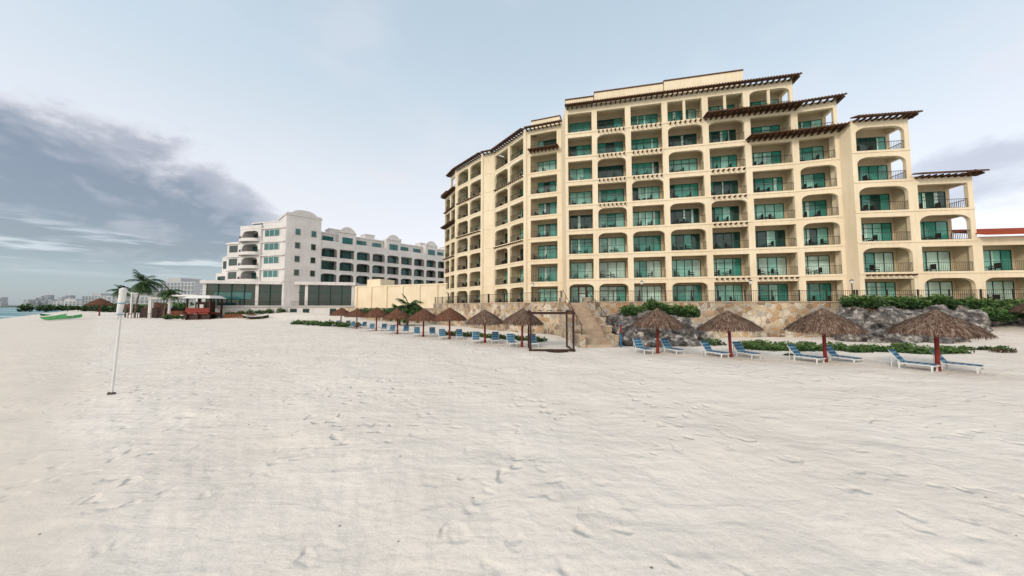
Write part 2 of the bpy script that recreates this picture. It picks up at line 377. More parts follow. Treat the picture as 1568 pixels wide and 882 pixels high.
eave(B,fcen,ed[5]-.3,ed[6],z0+6*h-.15,out=1.5,rise=.1)
fE=facade(B,(32.2,36.1),(35.9,34.9),[(1,7)],z0,h,O,lambda i,k:k in(2,3,4),rightend=6)
eave(B,fE,0,fE.L+.3,z0+6*h-.15,out=1.5,rise=.1)
fR=facade(B,(35.9,33.6),(46.2,32.1),[(5.2,6),(5.1,4)],z0,h,dict(O,pw=.42,r=1.1),lambda i,k:k in((1,3,4,5) if i==0 else (0,2)),rightend=2)
f=Fr((35.9,36.0),(35.9,33.6)); B.box('stucco',f,0,f.L,0,.5,z0-1,z0+6*h)
brackets(B,fR,.4,5.0,z0+1*h-.18,.4,.5)
fS=facade(B,(46.2,32.1),(62,29.8),[(1,2),(1,2),(1,2)],z0,h,dict(O,pw=.4),lambda i,k:k==0,eaves=False)
f=fS; zz=z0+2*h+.25
B.hexa('redtile',[f(-.1,-.9,zz),f(f.L,-.9,zz),f(f.L,3.5,zz+1.3),f(-.1,3.5,zz+1.3),f(-.1,-.9,zz+.12),f(f.L,-.9,zz+.12),f(f.L,3.5,zz+1.42),f(-.1,3.5,zz+1.42)])
for i in range(60):
    x=i*f.L/60; B.hexa('redtile',[f(x,-.93,zz+.11),f(x+.14,-.93,zz+.11),f(x+.14,3.5,zz+1.41),f(x,3.5,zz+1.41),f(x+.03,-.93,zz+.19),f(x+.11,-.93,zz+.19),f(x+.11,3.5,zz+1.49),f(x+.03,3.5,zz+1.49)])
zt=z0+8*h+.25
for a0,a1,hh,dd in((0,ed[1],1.1,.02),(ed[1],ed[3],1.65,.12),(ed[3],ed[5]-.1,1.95,.2)):
    B.box('stucco',fcen,a0+.05,a1-.05,dd,dd+1.6,zt+.01,zt+hh); B.box('tile',fcen,a0,a1,dd-.10,dd+1.7,zt+hh,zt+hh+.13)
B.box('stucco',fd,.8,5.0,.6,6,zt,zt+1.5); B.box('tile',fd,.7,5.1,.5,6.1,zt+1.5,zt+1.62)
for i,k in((3,7),(4,7),(5,7),(4,6),(5,6)):
    x=(ed[i]+ed[i+1])/2 if k==7 else ed[i+1]-.1; p=fcen(x,.2,0); B.cyl('stucco',(p[0],p[1],z0+k*h),(p[0],p[1],z0+k*h+2.6),.17,n=12)
B.objs(hotel,{'stucco':'walls','stucco2':'balcony_interiors','glassA':'glass_doors','glassB':'glass_doors_dark','glassC':'glass_doors_curtained','glassD':'glass_doors_pale','frame':'window_frames','metal':'balcony_railings','furn':'balcony_chairs','tile':'tiled_eaves','bracket':'timber_brackets','redtile':'clay_tile_roof'})

# ---- white hotel
wh=empty('white_hotel_building'); B=Bd(); 
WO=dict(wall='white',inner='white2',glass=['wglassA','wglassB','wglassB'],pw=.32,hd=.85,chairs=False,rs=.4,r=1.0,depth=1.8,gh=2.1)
z1=8.5;h1=3.1
A0=(-50.7,72);A1=(-21,103);fw=Fr(A0,A1); ext=(-12,112.4)
P0=fw(7.2,0,0)[:2]
facade(B,P0,ext,[(1,3)]*3+[(1,3)]*9,z1,h1,WO,lambda i,k:(i*3+k)%4!=1,body=12,eaves=False,roof=False)
fl=Fr(P0,ext)
facade(B,P0,ext,[(1,1)]*12,z1-4.4,4.3,dict(WO,gh=3.2,rail=False),lambda i,k:True,body=12,eaves=False,roof=False)
zs=z1+3*h1
bw=fl.L/12
for i in range(12):
    a=i*bw; setb=.0 if i in(1,4,7,10) else 1.6
    hh=h1+ (.5 if setb==0 else 0)
    B.box('white',fl,a+.003,a+bw-.003,setb,9,zs,zs+hh)
    B.box('white',fl,a-.05,a+bw+.05,setb-.18,setb+.4,zs+hh-.2,zs+hh+.12+.003*i)
    B.box('wglassA',fl,a+.8,a+bw-.8,setb-.05,setb-.003,zs+.7,zs+2.3)
    B.box('frame',fl,a+bw/2-.05,a+bw/2+.05,setb-.08,setb-.051,zs+.7,zs+2.3)
    if setb: B.box('white',fl,a,a+bw,-.02,.18,zs,zs+.9)
zt=zs+h1
for x,wd,hh in((bw*1.5,4.0,1.5),(bw*4.5,4.0,1.5),(bw*7.5,4,1.5),(bw*10.5,4,1.5)):
    n=10
    for i in range(n):
        u0=-1+2*i/n;u1=-1+2*(i+1)/n; g=lambda u:.5+ (hh-.1)*max(0,1-abs(u)**2.2)
        B.hexa('white',[fl(x+wd*u0/2,-.05,zt+.3),fl(x+wd*u1/2,-.05,zt+.3),fl(x+wd*u1/2,.55,zt+.3),fl(x+wd*u0/2,.55,zt+.3),fl(x+wd*u0/2,-.05,zt+g(u0)),fl(x+wd*u1/2,-.05,zt+g(u1)),fl(x+wd*u1/2,.55,zt+g(u1)),fl(x+wd*u0/2,.55,zt+g(u0))])
for x in(3,12,20,29,38): B.box('white',fl,x,x+2.6,4,7,zt,zt+1.6); B.box('white',fl,x-.15,x+2.75,3.85,7.15,zt+1.6,zt+1.8)
B.box('white',fw,.2,7.2,-.3,8,2,24); 
for i in range(12):
    u0=-1+2*i/12;u1=-1+2*(i+1)/12; g=lambda u:.9*max(0,1-abs(u)**3)
    B.hexa('white',[fw(3.7+2.6*u0,-.32,24),fw(3.7+2.6*u1,-.32,24),fw(3.7+2.6*u1,.3,24),fw(3.7+2.6*u0,.3,24),fw(3.7+2.6*u0,-.32,24.01+g(u0)),fw(3.7+2.6*u1,-.32,24.01+g(u1)),fw(3.7+2.6*u1,.3,24.01+g(u1)),fw(3.7+2.6*u0,.3,24.01+g(u0))])
B.box('white',fw,0,7.4,-.45,8.2,23.4,23.65)
B.box('white',fw,-.1,7.5,-.42,-.302,z1-.3,z1)
for k in range(5):
    zz=z1-2.4+k*h1+.6
    for x,w in((2.0,.9),(5.2,.9)):
        if (k==0 and x<3): continue
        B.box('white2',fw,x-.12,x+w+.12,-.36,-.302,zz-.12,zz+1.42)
        B.box('wglassA' if k==4 else 'wglassB',fw,x,x+w,-.39,-.361,zz,zz+1.3)
E0=(-67,76.2);E1=(-50.7,72)
fe=Fr(E0,E1)
B.box('white',fe,0,4.0,0,14,z1-.4,z1+3*h1)
B.box('white',fe,4.0,10.2,2.2,14,z1-.4,z1+4*h1)
B.box('white',fe,10.2,fe.L,0.2,14,z1-.4,z1+4*h1+.9)
for k in range(4):
    z=z1+k*h1
    B.box('wglassA',fe,11.0,15.2,.14,.197,z+.9,z+2.3); 
    for x in(11.0,12.4,13.8,15.2): B.box('white',fe,x-.05,x+.05,.10,.139,z+.9,z+2.3)
    B.box('white',fe,10.1,fe.L-.02,-.1,.09,z+2.55,z+2.8)
    if k<3:
        B.box('wglassB',fe,.7,3.2,-.05,-.003,z+.7,z+2.3); B.box('white',fe,-.2,4.0,-.25,-.06,z+2.6,z+2.9)
    B.box('wglassB' if k%2 else 'wglassA',fe,5.0,9.4,2.1,2.197,z+.05,z+2.2)
    for x in(5,6.5,8,9.4): B.box('white2',fe,x-.06,x+.06,2.03,2.099,z+.05,z+2.2)
    for a0,a1 in((4.0,4.75),(9.45,10.2)): B.box('white',fe,a0,a1,-.15,2.19,z-.3,z+h1-.3)
    cc=contour(4.75,9.45,z+h1-.75,1.3,True)
    for (xa,za),(xb,zb) in zip(cc[:-1],cc[1:]):
        if xb-xa>1e-4: B.hexa('white',[fe(xa,-.15,za),fe(xb,-.15,zb),fe(xb,.2,zb),fe(xa,.2,za),fe(xa,-.15,z+h1-.3),fe(xb,-.15,z+h1-.3),fe(xb,.2,z+h1-.3),fe(xa,.2,z+h1-.3)])
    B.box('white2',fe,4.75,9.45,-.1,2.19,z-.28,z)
zt=z1+4*h1
B.box('white',fe,4.0,10.3,-.2,3,zt-.3,zt+.5)
B.box('wglassA',fe,5,15,2.0,6,zt+.5,zt+1.5); B.box('white',fe,4.6,15.3,1.8,6.2,zt+1.5,zt+1.75)
for k in range(4):
    z=z1+k*h1
    n=14; lo=[];hi=[];lo2=[];hi2=[]
    for i in range(n+1):
        th=math.pi*i/n; a=7.1-2.9*math.cos(th); d=-.1-1.4*math.sin(th)
        a2=7.1-2.75*math.cos(th); d2=-.1-1.25*math.sin(th)
        lo.append(fe(a,d,z-.25));hi.append(fe(a,d,z+.45));lo2.append(fe(a2,d2,z-.25));hi2.append(fe(a2,d2,z+.45))
        if i<n:
            for m in range(3):
                t2=math.pi*(i+m/3)/n; q=fe(7.1-2.82*math.cos(t2),-.1-1.32*math.sin(t2),z+.45); B.cyl('metal',q,(q[0],q[1],z+1.0),.015,n=4)
            q=[fe(7.1-2.82*math.cos(math.pi*j/n),-.1-1.32*math.sin(math.pi*j/n),z+1.0) for j in(i,i+1)]; B.cyl('metal',q[0],q[1],.03,n=4)
    for i in range(n): B.hexa('white',[lo[i],lo[i+1],lo2[i+1],lo2[i],hi[i],hi[i+1],hi2[i+1],hi2[i]])
    B.raw('white2',lo,[tuple(range(n+1))])
fs=Fr((-71,78),(-66.5,76)); B.box('white',fs,0,fs.L,0,10,2,z1+2.2); B.box('white',fs,1.8,fs.L,.3,10,z1+2.2,z1+6.0); B.box('wglassB',fs,.8,4,-.04,-.002,z1-.2,z1+1.4)
B.box('wglassB',fs,2.3,4.2,.25,.297,z1+3.2,z1+5.0)
G0=(-66,69.5);G1=(-37,76.5);fg=Fr(G0,G1)
B.box('wglassB',fg,.3,fg.L-.3,.3,6,3.0,7.7); B.box('white',fg,-.3,fg.L+.3,-.4,7,7.7,8.4)
n=12
for i in range(n+1):
    x=.3+(fg.L-.6)*i/n; B.box('white' if i%4==0 else 'frame',fg,x-(.3 if i%4==0 else .06),x+(.3 if i%4==0 else .06),.1,.5,3.0,7.7)
B.box('frame',fg,.4,fg.L-.4,.2,.29,5.9,6.05)
B.box('wglassA',fg,2,9,.24,.296,4.4,5.85)
B.box('white',fg,-.8,fg.L+1.2,-.8,8,-1,2.9)
B.box('white2',fg,-.9,fg.L+1.3,-.95,-.802,2.6,3.0)
for x in(17,19.5,25): B.box('wglassB',fg,x,x+1.3,-.85,-.803,.2,2.3)
railing(B,fg,-.6,fg.L+1,-.5,2.9,step=.4)
B.objs(wh,{'white':'walls','white2':'balcony_interiors','wglassA':'teal_windows','wglassB':'dark_windows','frame':'window_frames','metal':'railings'})

# beige garden wall
B=Bd(); f=Fr((-36.5,76),(-13,66)); B.box('stucco',f,0,f.L,0,.5,-.5,7.2); B.box('stucco',f,-.1,f.L,-.1,.6,7.2,7.5)
for i in range(6): B.box('stucco',f,i*4.5,i*4.5+.7,-.2,-.002,-.5,7.19)
B.box('stucco',f,3,7,.6,5,-.5,9)
B.single('beige_boundary_wall')

# ---------------------------------------------------------------- terrace, wall, stairs
W=[(-12.5,52),(-3,39),(4.6,31),]
W2=[(7.0,30.5),(31,29.2),(46,27.8),(62,27)]
B=Bd()
poly=[W[0],W[1],W[2],(4.6,30.9),(7,30.6)]+W2+[(62,50),(-12,75)]
vs=[(x,y+.3,2.98) for x,y in poly]; B.raw('step',vs,[tuple(range(len(vs)))])
B.single('terrace_pavement')
B=Bd()
def wallseg(p,q,zb,zt,th=.5):
    f=Fr(p,q)
    B.box('stone',f,0,f.L,0,th,zb,zt); B.box('step',f,-.02,f.L+.02,-.06,th+.06,zt,zt+.1)
    for i in range(int(f.L*2.2)):
        x=U(.3,f.L-.5); z=U(max(0,zb),zt-.4); w=U(.18,.42); hh=U(.12,.26); d=U(.03,.10)
        B.hexa('stone',[f(x-w*.8,-d*.2,z-hh*.7),f(x+w*.7,-d*.2,z-hh),f(x+w,.05,z-hh),f(x-w,.05,z-hh),f(x-w*.7,-d,z+hh*.6),f(x+w*.8,-d,z+hh*.8),f(x+w,.05,z+hh),f(x-w,.05,z+hh)])
for a,c in zip(W[:-1],W[1:]): wallseg(a,c,-.6,3.1)
for a,c in zip(W2[:-1],W2[1:]): wallseg(a,c,-.6,3.1)
wallseg((-40,76),(-12.5,52.0),-.6,2.4)
B.single('stone_retaining_wall')
B=Bd()
for a,c in list(zip(W[:-1],W[1:]))+list(zip(W2[:-1],W2[1:])):
    f=Fr(a,c); railing(B,f,.05,f.L-.05,.25,3.2,1.0,step=.16)
    n=int(f.L/2.4)
    for i in range(n+1): B.box('metal',f,.1+i*(f.L-.2)/n-.04,.1+i*(f.L-.2)/n+.04,.2,.3,3.2,4.25)
B.single('terrace_railing')
for x,y in((2.2,34.5),(12.5,31.4),(22.5,30.7),(31.5,30.2)):
    B=Bd(); B.cyl('metal',(0,0,0),(0,0,1.9),.04,n=8); B.cyl('plastic',(0,0,1.9),(0,0,2.15),.12,.16,n=10); B.cyl('metal',(0,0,2.15),(0,0,2.25),.18,.05,n=10); B.cyl('metal',(0,0,0),(0,0,.15),.1,.06,n=8)
    B.single('terrace_lamp_post',(x,y,2.98))
# stairs
B=Bd(); ns=17; sx0,sx1=4.85,6.65; y0=21.9; run=.5; rise=3.08/ns
for i in range(ns): B.box('step',ID,sx0,sx1,y0+i*run,y0+ns*run+.3,-.3 if i==0 else i*rise,(i+1)*rise)
for xx in(4.45,6.65):
    for i in range(0,ns,3):
        B.box('stone',ID,xx,xx+.4,y0-.2+i*run,y0-.2+(i+3)*run+(.3 if i>=15 else 0),-.4,min(3.6,(i+3)*rise+.2))
        B.box('step',ID,xx-.04,xx+.44,y0-.22+i*run,y0-.2+(i+3)*run-.001,min(3.6,(i+3)*rise+.2),min(3.6,(i+3)*rise+.2)+.08)
B.single('stone_beach_stairs')
B=Bd()
for xx in(4.65,6.85):
    for i in range(6):
        yy=y0+i*1.6; zb=.6+i*.56; B.cyl('darkwood',(xx,yy,zb-.2),(xx,yy,zb+.85),.022,n=8)
    B.cyl('darkwood',(xx,y0,1.45),(xx,y0+8,4.25),.024,n=8)
B.single('stair_handrail')
B=Bd(); B.cyl('blue',(7.15,21.6,0),(7.15,21.6,.95),.06,n=10); B.cyl('redpost',(7.15,21.6,.95),(7.15,21.6,1.55),.062,n=10); B.cyl('blue',(7.15,21.6,1.55),(7.15,21.6,1.7),.075,.02,n=10)
B.single('painted_marker_post')
B=Bd()
for xx in(6.2,6.9):
    B.box('darkwood',ID,xx-.05,xx+.05,30.2,30.35,3.1,4.7)
B.box('darkwood',ID,6.1,7.0,30.15,30.4,4.55,4.68); B.box('darkwood',ID,6.25,6.85,30.2,30.3,3.9,3.98)
B.single('wooden_gate')

# beach cabana frame
B=Bd(); x0,x1,ya,yb=1.12,3.72,19.9,22.3
for x in(x0,x1):
    for y in(ya,yb): B.box('darkwood',ID,x-.055,x+.055,y-.055,y+.055,-.1,2.25)
for y in(ya,yb): B.box('darkwood',ID,x0-.12,x1+.12,y-.05,y+.05,2.25,2.36)
for x in(x0,x1): B.box('darkwood',ID,x-.05,x+.05,ya-.1,yb+.1,2.361,2.44)
for i in range(5):
    x=x0+(x1-x0)*i/4; B.box('bracket',ID,x-.025,x+.025,ya-.1,yb+.1,2.442,2.49)
B.box('darkwood',ID,x0-.1,x1+.1,ya-.07,ya+.07,.03,.14)
for x in(x0,x1): B.box('darkwood',ID,x-.05,x+.05,ya+.071,yb-.071,.032,.10)
B.box('darkwood',ID,x0+1.0,x1-.4,ya-.35,ya-.08,.0,.09)
B.single('wooden_cabana_frame')

# ---------------------------------------------------------------- palapas
def palapa_mesh(name,seed,keys,r=1.38,zt=2.5,ze=1.52,post='redpost'):
    rnd=random.Random(seed); B=Bd()
    prof=[(0.05,zt),(r*.25,zt-.19*(zt-ze)),(r*.55,zt-.44*(zt-ze)),(r*.8,zt-.70*(zt-ze)),(r*.97,ze+.08)]
    n=36; vs=[];fs=[]
    for rr,z in prof:
        for i in range(n):
            a=2*math.pi*i/n; vs.append((rr*math.cos(a),rr*math.sin(a),z+rnd.uniform(-.02,.02)))
    for j in range(len(prof)-1):
        for i in range(n): fs.append((j*n+i,j*n+(i+1)%n,(j+1)*n+(i+1)%n,(j+1)*n+i))
    B.raw(keys[1],vs,fs)
    def pz(rr):
        for (r0,z0),(r1,z1) in zip(prof[:-1],prof[1:]):
            if rr<=r1: return z0+(z1-z0)*(rr-r0)/(r1-r0)
        return ze
    for lay in range(12):
        rs=.06+(r-.2)*lay/11
        cnt=int(50+rs*230)
        for i in range(cnt):
            a=rnd.uniform(0,2*math.pi); l=rnd.uniform(.14,.30); ra=max(.03,rs+rnd.uniform(-.07,.05)); rb=min(r*1.05,ra+l)
            za=pz(ra)+.045+rnd.uniform(0,.03); zb=pz(min(rb,r*.96))+rnd.uniform(.0,.055)-max(0,rb-r*.95)*.9
            da=rnd.uniform(-.07,.07); w=rnd.uniform(.008,.024)
            ca,sa=math.cos(a),math.sin(a); cb,sb=math.cos(a+da/max(.3,rb)),math.sin(a+da/max(.3,rb))
            B.raw(rnd.choice(keys),[(ra*ca+sa*w,ra*sa-ca*w,za),(ra*ca-sa*w,ra*sa+ca*w,za),(rb*cb-sb*w*.6,rb*sb+cb*w*.6,zb),(rb*cb+sb*w*.6,rb*sb-cb*w*.6,zb)],[(0,1,2,3)])
    for i in range(700):
        a=rnd.uniform(0,2*math.pi); rr=r*rnd.uniform(.88,1.03); w=rnd.uniform(.01,.026); l=rnd.uniform(.02,.13); ca,sa=math.cos(a),math.sin(a)
        B.raw(rnd.choice(keys),[(rr*ca+sa*w,rr*sa-ca*w,ze+.10),(rr*ca-sa*w,rr*sa+ca*w,ze+.10),(rr*1.02*ca,rr*1.02*sa,ze-l)],[(0,1,2)])
    B.cyl(keys[0],(0,0,zt-.08),(0,0,zt+.08),.15,.06,n=9)
    B.cyl(post,(0,0,-.3),(0,0,zt-.1),.075,.065,n=12); B.cyl(post,(0,0,-.1),(0,0,.3),.10,.085,n=12)
    for i in range(8):
        a=2*math.pi*i/8+.2; B.cyl('darkwood',(0,0,zt-.12),(r*.9*math.cos(a),r*.9*math.sin(a),ze+.03),.025,n=5)
    return B.mesh(name)
pa=[palapa_mesh('palapa_weathered_%d'%i,i,['thatchA','thatchB','thatchC','thatchA','thatchA','thatchB']) for i in range(2)]
pr=[palapa_mesh('palapa_reddish_%d'%i,10+i,['thatchR','thatchB','thatchA','thatchR']) for i in range(2)]
PP=[(17.9,13.9,0),(15.0,15.8,0),(11.55,17.4,0),(8.35,18.9,0),(.67,22.4,1),(-2.0,24.4,1),(-5.2,27.4,1),(-8.1,30,1),(-11.5,33,1),(-15.1,36.5,1),(-19.4,41,1),(-23.5,45,1),(40.0,24.3,0)]
for i,(x,y,t) in enumerate(PP):
    me=(pr if (t and i>5) else pa)[i%2]
    o=inst('thatched_palapa_umbrella',me,(x,y,gz(x,y)-(.6 if i==12 else 0)),rz=i*1.3,sc=(1.03,1.03,1.0+.03*math.sin(i*2.3)) if i<12 else 1.35)
    o.rotation_euler=(.025*math.sin(i*4.1),.03*math.cos(i*3.3),i*1.3)
for x,y,s in((-126,100,2.1),(-100,92,1.6),(-112,104,1.6),(-131,112,1.5)):
    inst('thatched_palapa_umbrella',pr[0],(x,y,gz(x,y)),sc=s)

# loungers
def lounger():
    B=Bd(); 
    def strip(x0,z0,x1,z1,n,off):
        for i in range(n):
            a=i/n;c=(i+1)/n-.012
            xa,za,xb,zb=x0+(x1-x0)*a,z0+(z1-z0)*a,x0+(x1-x0)*c,z0+(z1-z0)*c
            B.hexa('blue' if (i+off)%2==0 else 'paleblue',[(xa,-.30,za),(xb,-.30,zb),(xb,.30,zb),(xa,.30,za),(xa,-.30,za+.03),(xb,-.30,zb+.03),(xb,.30,zb+.03),(xa,.30,za+.03)])
    strip(0,.36,1.15,.36,9,0); strip(0,.37,-.40,.95,6,1)
    for y in(-.325,.325):
        B.box('plastic',ID,-.1,1.2,y-.018,y+.018,.29,.34)
        B.hexa('plastic',[(-.43,y-.018,.94),(-.0,y-.018,.31),(-.0,y+.018,.31),(-.43,y+.018,.94),(-.43,y-.018,.98),(-.0,y-.018,.35),(-.0,y+.018,.35),(-.43,y+.018,.98)])
        for x in(-.05,1.08): B.hexa('plastic',[(x-.03,y-.018,-.03),(x+.03,y-.018,-.03),(x+.03,y+.018,-.03),(x-.03,y+.018,-.03),(x-.03,y-.019,.29),(x+.05,y-.019,.29),(x+.05,y+.019,.29),(x-.03,y+.019,.29)])
    B.box('plastic',ID,1.16,1.21,-.30,.30,.29,.34)
    B.cyl('plastic',(-.35,-.3,.28),(-.35,.3,.28),.02,n=6); 
    for y in(-.3,.3): B.cyl('plastic',(-.35,y,0),(-.3,y,.75),.018,n=6)
    return B.mesh('lounger')
lm=lounger()
for i,(x,y,t) in enumerate(PP[:12]):
    for sgn in(-1,1):
        dx=sgn*(.8 if i<4 else .75); xx=x+dx; yy=y+.45-sgn*.1
        inst('blue_striped_sun_lounger',lm,(xx,yy,gz(xx,yy)+.02),rz=math.radians(-74+U(-8,8)+(0 if i<4 else -6)),sc=.80)

# ---------------------------------------------------------------- rocks
def rocks(name,items,seed):
    import bmesh
    bm=bmesh.new()
    for j,(cx,cy,cz,rx,ry,rz_) in enumerate(items):
        r=bmesh.ops.create_icosphere(bm,subdivisions=4,radius=1)
        for v in r['verts']:
            p=v.co.copy(); n1=noise.fractal(p*1.3+Vector((j*7+seed,3,1)),.9,2.1,5)
            c=noise.cell(p*2.2+Vector((j*5,1,2)))
            v.co=Vector((p.x*rx,p.y*ry,p.z*rz_))*(1+.42*n1+.06*c)+Vector((cx,cy,cz))
    me=bpy.data.meshes.new(name); bm.to_mesh(me); bm.free(); me.materials.append(M['rock'])
    o=bpy.data.objects.new(name,me); bpy.context.collection.objects.link(o)
rocks('limestone_rock_outcrop',[(8.4,24,.3,1.3,1.3,1.0),(10.3,24.3,.5,1.5,1.4,1.2),(12.2,24.6,.7,1.4,1.3,1.4),(13.6,25.3,.6,1.2,1.2,1.0),(9.2,22.9,.1,1.2,.9,.5),(11.7,23.2,.15,1.4,.8,.6),(11.5,27,.9,2.3,1.5,1.4),(8.8,27.4,.7,1.7,1.5,1.4)],3)
rocks('limestone_rock_outcrop',[(27.8,26.8,.8,1.4,1.2,1.6),(30,26.2,1.2,1.7,1.2,1.5),(32.4,25.6,1.2,1.7,1.2,1.5),(34.6,25.4,1.3,1.5,1.2,1.2),(29,25,.3,1.5,1,.8),(32,24.4,.4,1.5,1,.8),(37,27,1.5,1.7,1.2,1.3),(41,27,1.7,2.0,1.2,1.0)],11)

# ---------------------------------------------------------------- foliage
def bush(name,clumps,seed,size=.13,keys=('leafD','leafM','leafM','leafL')):
    rnd=random.Random(seed); B=Bd()
    for cx,cy,cz,rx,ry,rz_,n in clumps:
        for i in range(n):
            while 1:
                p=Vector((rnd.uniform(-1,1),rnd.uniform(-1,1),rnd.uniform(-.5,1)))
                if .25<p.length<1: break
            k=.82+.4*noise.noise(p*2.3+Vector((cx,cy,0)))
            p*=k; c=Vector((cx+p.x*rx,cy+p.y*ry,cz+p.z*rz_))
            ax=Vector((rnd.gauss(0,1),rnd.gauss(0,1),rnd.gauss(.4,.8))).normalized(); u=ax.orthogonal().normalized(); u=Matrix.Rotation(rnd.uniform(0,6.28),3,ax)@u; v=ax.cross(u)
            l=size*rnd.uniform(.7,1.4); w=l*.45
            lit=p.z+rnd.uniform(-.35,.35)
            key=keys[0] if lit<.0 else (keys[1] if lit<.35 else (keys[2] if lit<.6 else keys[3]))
            B.raw(key,[tuple(c-u*l),tuple(c-v*w),tuple(c+u*l),tuple(c+v*w)],[(0,1,2,3)])
    for cx,cy,cz,rx,ry,rz_,n in clumps:
        for i in range(3): 
            B.cyl('twig',(cx+rnd.uniform(-.2,.2)*rx,cy,cz-rz_*.6),(cx+rnd.uniform(-.6,.6)*rx,cy+rnd.uniform(-.5,.5)*ry,cz+rz_*.4),.025,.01,n=5)
    return B.single(name)
rn=random.Random(5)
cl=[]
for i in range(26):
    t=i/25; x=14.2+t*11+rn.uniform(-.5,.5); y=21.5-3.3*t+rn.uniform(-.7,.9)+ (1.5 if i%3==0 else 0)
    cl.append((x,y,gz(x,y)+.12,rn.uniform(.7,1.1),rn.uniform(.5,.8),rn.uniform(.25,.45),520))
bush('beach_groundcover_plants',cl,1,.075)
bush('beach_groundcover_plants',[(27+i*1.1,20.5-.1*i,gz(27+i*1.1,20)+.08,.5,.4,.25,260) for i in range(3)]+[(15.1,17.8,.05,.6,.3,.15,220),(28.6,19.2,.2,.6,.5,.3,300)],2,.07,('twig','leafD','leafM','leafL'))
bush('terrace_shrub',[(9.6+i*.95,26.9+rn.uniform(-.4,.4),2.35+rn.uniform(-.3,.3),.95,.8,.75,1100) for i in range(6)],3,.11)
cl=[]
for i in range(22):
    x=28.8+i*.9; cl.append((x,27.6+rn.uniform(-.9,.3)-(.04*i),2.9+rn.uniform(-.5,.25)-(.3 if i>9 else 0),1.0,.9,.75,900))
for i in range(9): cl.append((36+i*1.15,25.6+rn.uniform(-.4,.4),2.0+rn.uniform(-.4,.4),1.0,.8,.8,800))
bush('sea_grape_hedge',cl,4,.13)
cl=[(-6+i*1.0,31.5-i*.75+rn.uniform(-.4,.4),.15,.9,.7,.32,260) for i in range(9)]
bush('beach_groundcover_plants',cl,6,.10)
cl=[(-33+i*1.5,51-i*.9+rn.uniform(-1,1),.2,1.4,1.0,.55,260) for i in range(9)]
bush('beach_groundcover_plants',cl,7,.16)
cl=[(-30+i*2.1,67-i*1.9,1.6,1.6,1.2,1.0,420) for i in range(7)]
bush('garden_shrub',cl,8,.2)
cl=[]
for i in range(13):
    q=fg(-4+i*1.6+rn.uniform(-.5,.5),-2.2+rn.uniform(-.6,.4),0); cl.append((q[0],q[1],gz(q[0],q[1])+.5,1.1,.8,rn.uniform(.5,1.1),230))
bush('garden_shrub',cl,9,.18)

def palm(name,x,y,ht,seed,lean=(0.6,.2),fl=2.6,nf=26,wind=(.5,-.1)):
    rnd=random.Random(seed); B=Bd(); pts=[]
    for i in range(9):
        t=i/8; pts.append(Vector((lean[0]*t*t,lean[1]*t*t,ht*t)))
    for i in range(8): B.cyl('trunk',pts[i]-Vector((0,0,.05)),pts[i+1],.19-.012*i,.178-.012*i,n=9)
    top=pts[-1]
    for i in range(nf):
        ph=rnd.uniform(0,6.28); el=rnd.uniform(-.5,1.25); L=fl*rnd.uniform(.8,1.15)
        d=Vector((math.cos(ph)*math.cos(el)+wind[0]*.4,math.sin(ph)*math.cos(el),math.sin(el))).normalized(); p=top.copy(); n=14
        for j in range(n):
            d=(d+Vector((wind[0]*.02,0,-.10-.04*j/n))).normalized(); q=p+d*L/n
            B.cyl('leafM',p,q,.025*(1-j/n)+.006,n=4,cap=False)
            if j>1:
                side=d.cross(Vector((0,0,1)))
                if side.length<.05: side=Vector((1,0,0))
                side.normalize(); ll=fl*.30*math.sin(math.pi*(.15+.8*j/n))
                for sg in(-1,1):
                    for m in range(2):
                        o=p+(q-p)*(m*.5); tip=o+side*sg*ll*rnd.uniform(.8,1.1)+d*ll*.55+Vector((0,0,-ll*rnd.uniform(.35,.8)))
                        w=d*.06
                        B.raw('leafD' if rnd.random()<.6 else ('leafM' if rnd.random()<.8 else 'leafL'),[tuple(o-w),tuple(o+w),tuple(tip)],[(0,1,2)])
            p=q
    o=B.single(name,(x,y,gz(x,y))); return o
palm('coconut_palm_tree',-91,79,8.6,1,(1.6,0),4.0,40,(.6,0))
palm('coconut_palm_tree',-98,83,6.8,2,(-1.0,0),2.8,26,(.3,0))
palm('coconut_palm_tree',-84,79,6.2,3,(1.2,0),2.8,22,(.6,0))
palm('coconut_palm_tree',-15.2,47.5,2.6,4,(.3,0),2.6,44,(.3,0))
palm('coconut_palm_tree',-16.8,49,2.0,5,(-.2,0),2.2,34,(.1,0))

# ---------------------------------------------------------------- volleyball post
B=Bd(); B.cyl('plastic',(0,0,-.3),(.15,0,3.1),.034,.03,n=12)
B.cyl('plastic',(.06,0,2.35),(.16,0,3.25),.06,.09,n=12); B.cyl('plastic',(.16,0,3.25),(.17,0,3.30),.09,.04,n=12)
B.box('plastic',ID,.02,.05,-.02,.02,2.3,2.9)
for z in(2.45,2.8,3.08): B.cyl('paleblue',(.048*z-.01,0,z),(.048*z-.008,0,z+.03),.085,n=12)
B.cyl('metal',(-.06,-.02,.02),(.12,.0,.03),.05,.03,n=8)
B.single('white_volleyball_post',(-12.43,10.3,gz(-12.4,10.3)))

